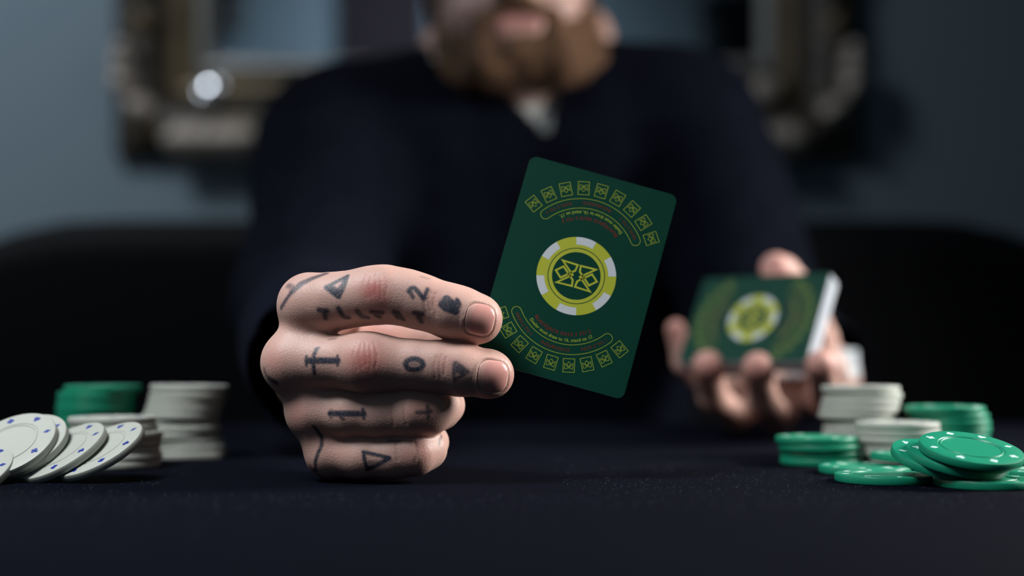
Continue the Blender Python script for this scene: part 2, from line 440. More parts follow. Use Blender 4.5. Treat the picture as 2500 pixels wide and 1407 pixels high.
# ------------------------------------------------------------------ table
def build_table():
    t = empty('card_table', (0, .38, 0)); tag(t, 'wide card table covered in black felt, seen edge to edge', 'table')
    y0, y1, xx = .02, .99, .80
    def slab(name, z0, z1, m, inset=0, r=.03):
        bm = bmesh.new(); pts = []
        for cx_, cy_, a0 in ((xx - r, y1 - r, 0), (-xx + r, y1 - r, 90), (-xx + r, y0 + r, 180), (xx - r, y0 + r, 270)):
            for i in range(7):
                a = R(a0 + i * 15); pts.append((cx_ + (r - inset) * math.cos(a), cy_ + (r - inset) * math.sin(a)))
        prof = [(z0, -.002), (z0 + .002, 0), (z1 - .003, 0), (z1 - .001, -.0015), (z1, -.004)]
        loops = []
        cxm, cym = 0, (y0 + y1) / 2
        for z, g in prof:
            loops.append([bm.verts.new((p[0] + g * (1 if p[0] > 0 else -1), p[1] + g * (1 if p[1] > cym else -1) - .38, z)) for p in pts])
        for a, b in zip(loops[:-1], loops[1:]):
            for i in range(len(pts)):
                j = (i + 1) % len(pts); bm.faces.new((a[i], a[j], b[j], b[i]))
        bm.faces.new(loops[-1]); bm.faces.new(loops[0][::-1])
        return from_bm(name, bm, m, t)
    slab('felt_cover', TZ - .006, TZ, M_felt)
    slab('table_board', TZ - .032, TZ - .0062, M_tablewood, .004)
    for sx in (-1, 1):
        for y in (y0 + .06, y1 - .06):
            bm = bmesh.new(); bmesh.ops.create_cone(bm, cap_ends=True, segments=16, radius1=.018, radius2=.026, depth=TZ - .032)
            l = from_bm('leg', bm, M_tablewood, t, True); l.location = (sx * (xx - .07), y - .38, (TZ - .032) / 2)
    # lint and felt fibres
    V, Q = [], []; r = random.Random(11)
    for i in range(9000):
        y = r.uniform(.40, .62) if i % 4 else r.uniform(.3, .72); x = r.uniform(-.45, .45) * (y / .5)
        if -.14 < x < .02 and .45 < y < .75: continue      # under the resting hand and cuff
        L = r.uniform(.0004, .0014); a = r.uniform(0, 6.28); tilt = r.uniform(.05, .9); w_ = r.uniform(.00001, .000028)
        p = Vector((x, y - .38, TZ)); dirv = Vector((math.cos(a) * math.cos(tilt), math.sin(a) * math.cos(tilt), math.sin(tilt)))
        side = dirv.cross(Vector((0, 0, 1))).normalized() * w_; up = dirv.cross(side).normalized() * w_
        bend = Vector((r.uniform(-1, 1), r.uniform(-1, 1), -.3)) * L * .3
        b0 = len(V)
        for k_, c in enumerate((p, p + dirv * L * .5 + Vector((0, 0, 0)), p + dirv * L + bend)):
            for q in (side, -side * .5 + up, -side * .5 - up): V.append(tuple(c + q))
        for k_ in range(2):
            for j in range(3):
                jj = (j + 1) % 3; Q.append((b0 + k_ * 3 + j, b0 + k_ * 3 + jj, b0 + k_ * 3 + 3 + jj, b0 + k_ * 3 + 3 + j))
    me = bpy.data.meshes.new('felt_fibres'); me.from_pydata(V, [], Q)
    tag(link('felt_fibres', me, M_fibre, t), kind='stuff')
build_table()

# ------------------------------------------------------------------ sofa
def build_sofa():
    s = empty('sofa', (0, 1.55, 0)); tag(s, 'black upholstered sofa with a rounded back behind the person', 'sofa')
    top = CZ - (536 - 890) * 1.5 / FP
    def soft(name, lo, hi, bev, seg=6): 
        o = box(name, lo, hi, M_sofa, s, bev, seg); o.data.shade_smooth(); return o
    bk = soft('back', (-.69, -.10, .12), (.69, .09, top), .05)
    # rounded upper corners in plan of the picture
    b_ = bmesh.new(); b_.from_mesh(bk.data)
    for k_ in range(-11, 12):
        bmesh.ops.bisect_plane(b_, geom=b_.verts[:] + b_.edges[:] + b_.faces[:], plane_co=(k_ * .06, 0, 0), plane_no=(1, 0, 0))
    b_.to_mesh(bk.data); b_.free(); bk.data.shade_smooth()
    for v in bk.data.vertices:
        e = max(0, abs(v.co.x) - .50) / .19
        if v.co.z > top - .12: v.co.z -= .055 * e * e
    soft('seat_base', (-.69, -.56, .12), (.69, -.02, .33), .03)
    for sx in (-1, 1):
        a, b = sorted((sx * .70, sx * .58)); soft('arm', (a, -.62, .12), (b, .0, .60), .05)
        a, b = sorted((sx * .006, sx * .575)); soft('seat_cushion', (a, -.56, .325), (b, -.09, .455), .035)
        for y in (-.50, .03):
            bm = bmesh.new(); bmesh.ops.create_cone(bm, cap_ends=True, segments=12, radius1=.016, radius2=.024, depth=.125)
            from_bm('leg', bm, M_tablewood, s).location = (sx * .62, y, .0625)
build_sofa()

# ------------------------------------------------------------------ poker chips
CR, CT = .0195, .0033
def chip_profile():
    h = CT / 2; p = []
    top = [(0, h - .0002), (.0108, h - .0002), (.0111, h - .0002), (.0113, h + .00005), (.0117, h + .00005), (.0119, h - .00025), (.0124, h - .00025), (.0126, h), (CR - .0007, h), (CR - .0002, h - .0002), (CR, h - .0006)]
    return top + [(r, -z) for r, z in top[::-1]]
def chip_mesh(nm, m):
    return lathe(nm, chip_profile(), 72, m)
ME_W, ME_G = chip_mesh('white_chip', M_white), chip_mesh('green_chip', M_green)
def suit_shapes():
    """outlines in millimetres, up = +y"""
    def circ(cx, cy, r, a0=0, a1=360, n=14): return [(cx + r * math.cos(R(a0 + (a1 - a0) * i / n)), cy + r * math.sin(R(a0 + (a1 - a0) * i / n))) for i in range(n + 1)]
    heart = [(0, -1.5)] + circ(.62, .35, .72, -35, 170, 10) + circ(-.62, .35, .72, 10, 215, 10)
    spade = [(0, 1.5)] + [(-x, -y + .1) for x, y in circ(.62, .35, .68, -35, 150, 9)] + [(-.12, -.5), (-.45, -1.4), (.45, -1.4), (.12, -.5)] + [(-x, -y + .1) for x, y in circ(-.62, .35, .68, 30, 215, 9)]
    diamond = [(0, 1.45), (-.95, 0), (0, -1.45), (.95, 0)]
    return dict(heart=[heart], spade=[spade], diamond=[diamond],
                club=[circ(0, .75, .62), circ(-.7, -.25, .62), circ(.7, -.25, .62), [(-.12, .6), (-.45, -1.4), (.45, -1.4), (.12, .6)]])
def prism_bm(bm, pts, z0, z1):
    a = [bm.verts.new((p[0], p[1], z1)) for p in pts]; b = [bm.verts.new((p[0], p[1], z0)) for p in pts]
    try: bm.faces.new(a)
    except ValueError: return
    for i in range(len(pts)):
        j = (i + 1) % len(pts); bm.faces.new((b[i], b[j], a[j], a[i]))
def suit_mesh(nm, m):
    sh = suit_shapes(); bm = bmesh.new(); order = ['spade', 'club', 'diamond', 'heart']
    for side in (1, -1):
        for i in range(8):
            a = i * math.pi / 4; c, s_ = math.cos(a), math.sin(a)
            for pl in sh[order[i % 4]]:
                pts = []
                for x, y in pl:
                    x, y = x * .0012 * side, y * .0012 + .0159
                    pts.append((x * c - y * s_, x * s_ + y * c))
                z = CT / 2 * side; prism_bm(bm, pts, z, z + .00004 * side)
    bmesh.ops.triangulate(bm, faces=[f for f in bm.faces if len(f.verts) > 4])
    bmesh.ops.recalc_face_normals(bm, faces=bm.faces)
    me = bpy.data.meshes.new(nm); bm.to_mesh(me); bm.free(); me.materials.append(m); return me
SM_W, SM_G = suit_mesh('blue_suit_marks', M_blue), suit_mesh('pale_suit_marks', M_paleprint)
def chip(kind, loc, label, group, normal=(0, 0, 1), spin=None, marks=False):
    o = bpy.data.objects.new('poker_chip', ME_W if kind == 'w' else ME_G); COL.objects.link(o)
    q = Vector((0, 0, 1)).rotation_difference(Vector(normal).normalized())
    o.rotation_mode = 'QUATERNION'; o.rotation_quaternion = q @ Quaternion((0, 0, 1), spin if spin is not None else random.uniform(0, 6.28))
    o.location = loc; tag(o, label, 'poker chip', group)
    if marks:
        c = bpy.data.objects.new('suit_marks', SM_W if kind == 'w' else SM_G); COL.objects.link(c); c.parent = o
        tag(c, 'blue card-suit symbols' if kind == 'w' else 'pale card-suit symbols')
    return o
ORD = ['bottom', 'second from the bottom', 'third from the bottom', 'fourth from the bottom', 'fifth from the bottom', 'sixth from the bottom',
       'seventh from the bottom', 'eighth from the bottom', 'ninth from the bottom', 'tenth from the bottom']
def stack(kind, u, d, n, where, group, offs=None, tilt=0):
    """offs: sideways shift of each chip in photo px, bottom first"""
    x0 = (u - 1250) * d / FP
    r = random.Random(int(u))
    for i in range(n):
        dx = (offs[i] if offs else r.uniform(-4, 4)) * d / FP
        pos = 'top' if i == n - 1 else ORD[i]
        top = i == n - 1
        nm = (math.sin(R(tilt)), 0, math.cos(R(tilt))) if top else (0, 0, 1)
        chip(kind, (x0 + dx, d + r.uniform(-.001, .001), TZ + CT * (i + .5) + i * .00003 + (abs(math.sin(R(tilt))) * CR if top else 0)),
             '%s chip, %s of the %s' % ('white' if kind == 'w' else 'green', pos, where), group, nm, marks=top)
stack('g', 240, .64, 11, 'green stack at left', 'green chips in the left stack', [-4, -6, -8, -4, -8, -5, -7, -6, -4, -2, 12])
stack('w', 452, .63, 11, 'tall white stack at left', 'white chips in the tall left stack', [8, 6, -2, -8, -4, -12, -6, 0, 4, 8, 10], tilt=1.0)
stack('w', 280, .570, 7, 'short white stack at left', 'white chips in the short left stack', [6, 10, 4, 8, 12, -2, -6])
stack('w', 2098, .63, 11, 'tall white stack at right', 'white chips in the tall right stack', [6, 4, 8, 4, 6, 6, -6, -2, 2, 8, 2])
stack('w', 2190, .590, 6, 'short white stack at right', 'white chips in the short right stack', [8, 5, 6, 0, 2, 0])
stack('g', 2312, .620, 8, 'tall green stack at right', 'green chips in the right stack', [4, 6, 8, 4, 8, 6, 2, -8])
stack('g', 2000, .585, 4, 'low green stack at right', 'green chips in the low right stack', [6, 8, 2, -4])
def lean_normal(u, v, phi, rho, side=1):
    """normal of a disc whose outline at (u, v) is an ellipse: long axis raised phi degrees, axis ratio rho"""
    r = Vector(((u - 1250) / FP, 1, -(v - 890) / FP)).normalized()
    right = r.cross(Vector((0, 0, 1))).normalized(); up = right.cross(r)
    a = R(phi); mn = -math.sin(a) * right + math.cos(a) * up
    return -r * rho + mn * math.sqrt(1 - rho * rho)
fan = 'white chips leaning in a row at left'
for u, v, d, phi, rho, spin, lb in (
        (243, 1102, .505, 29, .32, .35, 'white poker chip with blue suits, rightmost and lowest of the leaning row'),
        (152, 1106, .507, 31, .32, .1, 'white poker chip with blue suits, second from the right in the leaning row'),
        (53, 1091, .509, 27, .50, .5, 'white poker chip peeking out from under the broadest leaning white chip'),
        (25, 1090, .5045, 27, .52, .22, 'white poker chip with blue suits, broadest face of the leaning row'),
        (-84, 1160, .492, 24, .45, 0, 'white poker chip cut off by the frame at the lower left corner')):
    chip('w', px(u, v, d), lb, fan, lean_normal(u, v, phi, rho), spin, True)
pile = 'loose green chips at right'
for u, v, d, phi, rho, spin, lb in (
        (2370, 1101, .478, -9, .29, .2, 'green poker chip with pale suits, uppermost of the leaning pile'),
        (2337, 1119, .483, -12, .28, .6, 'green poker chip directly under the uppermost leaning green chip'),
        (2297, 1124, .489, -14, .29, .0, 'green poker chip, lowest of the leaning pile, its left edge showing')):
    chip('g', px(u, v, d), lb, pile, lean_normal(u, v, phi, rho), spin, True)
for x, y, z, n, lb in (
        ((2158 - 1250) * .498 / FP, .498, TZ + CT / 2, (0, 0, 1), 'green poker chip lying flat in front of the short white stack'),
        ((2110 - 1250) * .5375 / FP, .5375, TZ + CT / 2, (0, 0, 1), 'green poker chip flat on the felt, directly behind the front flat one'),
        ((2235 - 1250) * .550 / FP, .550, TZ + CT * 1.5 + .0006, (.05, 0, 1), 'green poker chip between the short white stack and leaning pile'),
        ((2402 - 1250) * .480 / FP, .479, TZ + CT / 2, (0, 0, 1), 'green poker chip flat on felt under the right end of the leaning pile'),
        ((2560 - 1250) * .515 / FP, .515, TZ + CT / 2, (0, 0, 1), 'green poker chip cut off by the right edge of the frame')):
    chip('g', (x, y, z), lb, pile, n, None, True)

# ------------------------------------------------------------------ playing card print (millimetres, card centre at 0,0)
class Flat:
    def __init__(self): self.v = []; self.f = []; self.m = []
    def poly(self, pts, z, m, tri=None):
        b = len(self.v); self.v += [(p[0], p[1], z) for p in pts]
        for t in (tri or [tuple(range(len(pts)))]): self.f.append(tuple(b + i for i in t)); self.m.append(m)
    def band(self, c, r0, r1, a0, a1, z, m, n=48):
        P = []
        for i in range(n + 1):
            a = R(a0 + (a1 - a0) * i / n)
            P += [(c[0] + r0 * math.cos(a), c[1] + r0 * math.sin(a)), (c[0] + r1 * math.cos(a), c[1] + r1 * math.sin(a))]
        self.poly(P, z, m, [(2 * i, 2 * i + 1, 2 * i + 3, 2 * i + 2) for i in range(n)])
    def path(self, pts, w_, z, m, closed=True):
        n = len(pts); P = []
        for i in range(n):
            p = Vector(pts[i]).to_2d() if False else Vector((pts[i][0], pts[i][1]))
            a = Vector(pts[i - 1][:2]) if (closed or i > 0) else None
            b = Vector(pts[(i + 1) % n][:2]) if (closed or i < n - 1) else None
            d1 = (p - a).normalized() if a is not None else None; d2 = (b - p).normalized() if b is not None else None
            d1 = d1 or d2; d2 = d2 or d1
            n1 = Vector((-d1.y, d1.x)); n2 = Vector((-d2.y, d2.x)); mt = (n1 + n2)
            mt = mt.normalized() / max(.38, mt.normalized().dot(n1)) if mt.length > 1e-6 else n1
            P += [tuple(p + mt * w_ / 2), tuple(p - mt * w_ / 2)]
        k = n if closed else n - 1
        self.poly(P, z, m, [(2 * i, 2 * i + 1, (2 * i + 3) % (2 * n), (2 * i + 2) % (2 * n)) for i in range(k)])
    def mesh(self, name, mats):
        me = bpy.data.meshes.new(name); me.from_pydata([(x * .001, y * .001, z * .001) for x, y, z in self.v], [], self.f)
        for m in mats: me.materials.append(m)
        me.polygons.foreach_set('material_index', self.m); me.update()
        return me
CROWN = [(0, -32), (157, 149), (150, -63), (67, -52), (-80, 115), (0, 203), (80, 115), (-67, -52), (-150, -63), (-157, 149)]
def crown(fl, c, up_ang, sc, w_, z, m):
    a = R(up_ang - 90); pts = [(c[0] + sc * (x * math.cos(a) - (y - 45) * math.sin(a)), c[1] + sc * (x * math.sin(a) + (y - 45) * math.cos(a))) for x, y in CROWN]
    fl.path(pts, w_, z, m)
def glyph_text(txt, bold=.0):
    cu = bpy.data.curves.new('t', 'FONT'); cu.body = txt; cu.size = 1; cu.offset = bold; cu.resolution_u = 3; cu.space_character = 1.08
    ob = bpy.data.objects.new('t', cu); COL.objects.link(ob)
    bpy.context.view_layer.update()
    me = bpy.data.meshes.new_from_object(ob.evaluated_get(bpy.context.evaluated_depsgraph_get()))
    V = [tuple(v.co) for v in me.vertices]; F = [tuple(p.vertices) for p in me.polygons]
    bpy.data.objects.remove(ob); bpy.data.curves.remove(cu); bpy.data.meshes.remove(me)
    return V, F
def arc_text(fl, txt, r, a0, a1, size, z, m, cy, bold=0, serif=False):
    """text along the lower arc about (0, cy), reading from angle a0 to a1"""
    V, F = glyph_text(txt, bold)
    if serif:     # small slab serifs on the feet and heads of upright stems
        extra = []
        for f in list(F): pass
        ys = [v[1] for v in V]; H0 = max(ys)
        xs = sorted({round(v[0], 3) for v in V if abs(v[1]) < .01})
        for lvl in (0, .7):
            pts = sorted({round(v[0], 3) for v in V if abs(v[1] - lvl) < .035})
            i = 0
            while i < len(pts) - 1:
                if .05 < pts[i + 1] - pts[i] < .2:
                    extra.append((pts[i] - .06, pts[i + 1] + .06, lvl)); i += 2
                else: i += 1
        for x0_, x1_, lv in extra:
            b = len(V); y0_, y1_ = (lv, lv + .05) if lv == 0 else (lv - .05, lv)
            V += [(x0_, y0_, 0), (x1_, y0_, 0), (x1_, y1_, 0), (x0_, y1_, 0)]; F.append((b, b + 1, b + 2, b + 3))
    xs = [v[0] for v in V]; x0, x1 = min(xs), max(xs); P = []
    for x, y, _ in V:
        a = R(a0 + (a1 - a0) * (x - x0) / (x1 - x0)); rr = r - y * size
        P.append((rr * math.cos(a), cy + rr * math.sin(a)))
    fl.poly(P, z, m, F)
def card_prints():
    em = Flat(); ln = Flat(); tx = Flat()
    # emblem: 0 yellow, 1 white, 2 green
    em.band((0, 0), 11.75, 16.3, 0, 360, .02, 0, 96); em.band((0, 0), 9.95, 11.4, 0, 360, .02, 0, 96)
    for k in range(6): em.band((0, 0), 13.1, 16.3, 75 + 60 * k, 105 + 60 * k, .035, 1, 12)
    sc = 4.75 / 157
    for sg in (1, -1):
        crown(em, (sg * 3.9, 0), (0 if sg > 0 else 180) + 0, sc, .78, .03, 0)
    for half in (0,):
        sub = Flat(); st = Flat(); cy = -6.65
        for k in range(-4, 5):
            th = -91 + 13.85 * k; a = R(th); ou = Vector((math.cos(a), math.sin(a))); si = Vector((-ou.y, ou.x)); c = Vector((0, cy)) + ou * 30.55
            sub.path([tuple(c + si * x * 2.3 + ou * y * 2.75) for x, y in ((-1, -1), (1, -1), (1, 1), (-1, 1))], .22, .02, 0)
            cc = c + ou * .25
            crown(sub, tuple(cc), math.degrees(math.atan2(-ou.y, -ou.x)), sc * .36, .18, .02, 0)
        for rr in (22.1, 26.1): sub.band((0, cy), rr - .11, rr + .11, -144, -38, .02, 0, 60)
        for a_, sgn in ((-144, -1), (-38, 1)):
            cc = (24.1 * math.cos(R(a_)), cy + 24.1 * math.sin(R(a_)))
            sub.band(cc, 1.89, 2.11, a_, a_ + 180 * sgn, .02, 0, 16)
        st1 = Flat()
        arc_text(st1, 'Dealer must draw to 16, stand on 17.', 20.9, -130, -50, 1.95, .02, 0, cy, .014, True)
        st2 = Flat()
        arc_text(st2, 'BLACKJACK PAYS 3 TO 2', 18.6, -130, -50, 2.1, .02, 1, cy, .01, True)
        arc_text(st2, 'PAYS 2 TO 1', 24.9, -142.5, -117, 1.9, .02, 1, cy, .0, True)
        arc_text(st2, 'INSURANCE', 24.9, -106, -77, 1.9, .02, 1, cy, .0, True)
        arc_text(st2, 'PAYS 2 TO 1', 24.9, -66, -40, 1.9, .02, 1, cy, .0, True)
        s = -1 if half else 1
        for src, dst in ((sub, ln), (st1, tx), (st2, tx)):
            b = len(dst.v); dst.v += [(s * x, s * y, z) for x, y, z in src.v]
            dst.f += [tuple(b + i for i in f) for f in src.f]; dst.m += src.m
    return (em.mesh('printed_emblem', [M_yellow, M_cardwhite]), ln.mesh('printed_betting_boxes', [M_line]), tx.mesh('printed_lettering', [M_line, M_red]))
PR = card_prints()
def card_body(name, t=.31, n=6, mats=None, jitter=0, count=1):
    bm = bmesh.new(); W, Hh, r = 31.5, 44.0, 3.2; rj = random.Random(2)
    for c in range(count):
        ox, oy = (rj.uniform(-jitter, jitter), rj.uniform(-jitter, jitter)) if count > 1 else (0, 0)
        z1 = -c * (t + .01); z0 = z1 - t; pts = []
        for cx_, cy_, a0 in ((W - r, Hh - r, 0), (-W + r, Hh - r, 90), (-W + r, -Hh + r, 180), (W - r, -Hh + r, 270)):
            for i in range(n + 1):
                a = R(a0 + 90 * i / n); pts.append(((cx_ + r * math.cos(a) + ox) * .001, (cy_ + r * math.sin(a) + oy) * .001))
        top = [bm.verts.new((x, y, z1 * .001)) for x, y in pts]; bot = [bm.verts.new((x, y, z0 * .001)) for x, y in pts]
        bm.faces.new(top).material_index = 0; bm.faces.new(bot[::-1]).material_index = 2
        for i in range(len(pts)):
            j = (i + 1) % len(pts); bm.faces.new((bot[i], bot[j], top[j], top[i])).material_index = 1
    me = bpy.data.meshes.new(name); bm.to_mesh(me); bm.free()
    for m in (mats or (M_cardgreen, M_edge, M_cardwhite)): me.materials.append(m)
    return me
def frame_matrix(c, ex, ey):
    ex = Vector(ex).normalized(); ey = Vector(ey); ey = (ey - ex * ey.dot(ex)).normalized(); ez = ex.cross(ey)
    M = Matrix((ex, ey, ez)).transposed().to_4x4(); M.translation = c
    return M
def add_prints(parent):
    for k, (nm, me) in enumerate(zip(('printed_emblem', 'printed_betting_boxes', 'printed_lettering'), PR)):
        for h in range(1 if k == 0 else 2):
            o = bpy.data.objects.new(nm, me); COL.objects.link(o); o.parent = parent; o.rotation_euler = (0, 0, math.pi * h)
# held card: the frame edge vectors measured in the photo, bottom a little nearer
CD = .5015
card = link('playing_card', card_body('playing_card')); add_prints(card)
mm = CD / FP
ex = Vector((363 * mm, -.0010, -102 * mm)); ey = Vector((142 * mm, .0120, 495 * mm))
card.matrix_world = frame_matrix(px(1407, 674, CD), ex, ey)
tag(card, 'green playing card with a yellow chip emblem held between two fingertips', 'playing card')
CARD_M = frame_matrix(px(1407, 674, CD), ex, ey)

# deck in the far hand (its long side runs across)
deck = empty('card_deck'); tag(deck, 'deck of green-backed cards held up in the far hand', 'card deck')
exl = Vector((67, -57, 0)); eyd = Vector((-21, -24.7, -54))      # along the long side, down the short side (mm)
DC = px(1838, 777, .752)
MX = frame_matrix(DC, eyd, exl)      # local x = short side, local y = long side
if MX.col[2].to_3d().y > 0: MX = frame_matrix(DC, -eyd, exl)
deck.matrix_world = MX
tc_ = link('top_card', card_body('top_card'), None, deck); add_prints(tc_)
blk = link('card_block', card_body('card_block', t=.30, jitter=.25, count=34, mats=(M_edge, M_edge, M_edge)), None, deck); blk.location = (0, 0, -.00033)
tag(blk, 'white edges of the stacked cards', kind='stuff')
c2 = link('playing_card', card_body('loose_card', mats=(M_cardwhite, M_edge, M_cardgreen)))
c2.matrix_world = frame_matrix((.205, .842, .7985), (.97, -.25, 0), (.25, .95, .22))
tag(c2, 'pale card lying behind the heel of the far hand', 'playing card')

# ------------------------------------------------------------------ the person
def J(u, v, d, r): return (px(u, v, d), r * d / FP)
def chain(f, js, k, F=None, flat=None):
    for (a, ra), (b, rb) in zip(js[:-1], js[1:]): f.cone(a, b, ra, rb, k, F, flat)
def near_hand():
    lo = px(600, 1230, .47); hi = px(1290, 610, .47)
    f = Field((-.118, .455, TZ - .004), (.012, .652, .845), .00058); f.pad = .014
    G = []
    def grp(): 
        F = np.full(f.n, 1.0, np.float32); G.append(F); return F
    k = .003
    # index finger
    F = grp()
    chain(f, [J(757, 745, .4905, 68), J(806, 738, .4885, 69), J(856, 731, .4865, 66), J(905, 722, .4848, 68), J(942, 719, .4842, 68), J(992, 727, .4840, 66), J(1033, 739, .4835, 64),
              J(1095, 759, .483, 64), J(1130, 768, .4838, 62), J(1160, 777, .4845, 59)], k, F)
    f.ell(px(1176, 783, .4855), (.0079, .0078, .0088), .003, Matrix.Rotation(R(15), 3, 'Y'), F)
    # middle finger
    F = grp()
    chain(f, [J(715, 885, .4895, 68), J(790, 884, .4868, 61), J(845, 884, .4845, 62), J(885, 885, .4825, 71), J(915, 886, .4825, 69), J(955, 889, .4828, 62), J(1010, 891, .4825, 59),
              J(1065, 895, .4825, 60), J(1120, 902, .4830, 63), J(1180, 911, .4845, 60)], k, F)
    f.ell(px(1204, 916, .4855), (.0083, .0079, .0090), .003, Matrix.Rotation(R(9), 3, 'Y'), F)
    # ring finger
    F = grp()
    chain(f, [J(775, 1004, .4930, 58), J(850, 1008, .4905, 60), J(930, 1008, .4890, 60), J(1000, 1006, .4880, 60), J(1042, 1004, .4895, 58), J(1072, 996, .4970, 52),
              J(1085, 990, .508, 46), J(1070, 985, .520, 45), J(1010, 985, .526, 45), J(960, 985, .522, 40)], k, F)
    # little finger
    F = grp()
    chain(f, [J(812, 1106, .4960, 57), J(880, 1113, .4930, 55), J(960, 1113, .4915, 54), J(1012, 1108, .4910, 52), J(1040, 1097, .4965, 48),
              J(1050, 1080, .508, 42), J(1035, 1070, .518, 40), J(980, 1065, .522, 40), J(940, 1062, .518, 36)], k, F)
    # thumb, behind, its pad pressing the card
    F = grp()
    chain(f, [J(830, 930, .565, 75), J(880, 860, .548, 70), J(950, 826, .530, 58), J(1040, 826, .519, 54), J(1110, 840, .511, 54), J(1160, 853, .5058, 50)], .004, F)
    # back of the hand: knuckles and metacarpals going away to the wrist
    F = grp()
    W1, W2 = px(770, 880, .585), px(800, 960, .590)
    kn = [J(752, 745, .4945, 66), J(714, 886, .4935, 64), J(762, 1006, .4965, 56), J(812, 1105, .4995, 56)]
    mid = [J(772, 775, .535, 68), J(752, 890, .535, 68), J(792, 985, .536, 62), J(832, 1060, .535, 58)]
    wr = [(px(790, 850, .592), .0145), (px(788, 888, .592), .0145), (px(800, 925, .592), .0145), (px(815, 952, .592), .0135)]
    for a, b, c in zip(kn, mid, wr): chain(f, [a, b, c], .007, F)
    for i in range(3):
        f.cone(kn[i][0] + Vector((.0025, .0055, 0)), kn[i + 1][0] + Vector((.0025, .0055, 0)), .0098, .0098, .009, F)
        f.cone(mid[i][0] + Vector((.006, 0, 0)), mid[i + 1][0] + Vector((.006, 0, 0)), .012, .012, .006, F)
        f.cone(wr[i][0], wr[i + 1][0], .0150, .0150, .006, F)
    # heel of the hand / palm
    f.cone(px(850, 900, .548), px(880, 1040, .535), .014, .012, .008, F)
    # forearm stub
    wc = (wr[1][0] + wr[2][0]) / 2
    ax = (Vector((-.150, .92, .835)) - wc).normalized()
    f.cone(wc, wc + ax * .07, .0255, .029, .010, F, ((1, 0, .3), 1.05))
    # union
    H_ = f.F; H_[:] = 1.0
    def un(A, B, kk):
        hh = np.maximum(kk - np.abs(A - B), 0) / kk
        return np.minimum(A, B) - hh * hh * kk * .25
    base = G[5]
    # webbing stays near the knuckles: blend radius shrinks towards the tips
    X = (f.ax[0][:, None, None]); 
    kx = np.clip((-.062 - X) / .020, 0, 1).astype(np.float32) * .0055 + .0016
    out = base
    for i, F in enumerate(G[:4]): out = un(out, F, np.broadcast_to(kx, F.shape))
    out = un(out, G[4], .003)
    V, Q = f.nets(out)
    V = smooth_np(V, Q, 2, .5)
    return V, Q, wc, ax, f
V, Q, WC, AX, fld = near_hand()
cut = (V - np.array(WC + AX * .045)) @ np.array(AX) < 0
V, Q = keep_faces(V, Q, cut)
def make_bvh(V, Q): return BVHTree.FromPolygons([tuple(v) for v in V], [tuple(q) for q in Q])
bvh = make_bvh(V, Q)
CAMP = Vector((0, 0, CZ))
def hit(u, v):
    dr = (px(u, v, 1) - CAMP).normalized()
    h = bvh.ray_cast(CAMP, dr)
    return h[0], h[1]
def densify(pts, step=7):
    out = []
    for (a, b) in zip(pts[:-1], pts[1:]):
        n = max(1, int(math.dist(a, b) / step))
        out += [(a[0] + (b[0] - a[0]) * i / n, a[1] + (b[1] - a[1]) * i / n) for i in range(n)]
    return out + [pts[-1]]
def stroke3(pts):
    r = []
    for p in (densify(pts) if len(pts) > 1 else pts):
        h = hit(*p)[0]
        if h is not None and (not r or (h - r[-1]).length < .02): r.append(h)
    return r
PXM = .485 / FP
# creases: (points, width px, depth mm)
CREASE = []
for cx_, cy_, hh in ((918, 700, 36), (893, 872, 40)):
    for i, dx in enumerate((-22, -11, 0, 9, 20)):
        bow = 10 * (1 if dx < 0 else -1) * (abs(dx) / 22)
        CREASE.append(([(cx_ + dx - bow * .0, cy_ - hh * (.9 - .1 * (i % 2))), (cx_ + dx - bow * 1.0, cy_ - 5), (cx_ + dx + 2, cy_ + hh * (.8 - .15 * (i % 3)))], 3.0, .22))
for pts in ([(1052, 712), (1046, 735), (1052, 760)], [(1063, 716), (1058, 742), (1064, 772)], [(1040, 716), (1036, 740), (1040, 765)],
            [(1078, 868), (1072, 892), (1076, 925)], [(1090, 872), (1086, 890), (1084, 915)], [(1066, 872), (1060, 895), (1062, 925)],
            [(958, 985), (956, 1010), (960, 1040)], [(986, 985), (986, 1010), (992, 1038)], [(965, 1078), (968, 1100), (972, 1125)],
            [(1013, 1080), (1018, 1105), (1014, 1130)]):
    CREASE.append((pts, 3.2, .25))
N = vnormals(V, Q)
disp = np.zeros(len(V)); flush = np.zeros(len(V))
front = N[:, 1] < .35
for pts, wd, dep in CREASE:
    s3 = stroke3(pts)
    if len(s3) > 1:
        d = seg_dist(V, s3); disp -= dep * .0013 * np.exp(-(d / (wd * PXM * .62)) ** 2) * front
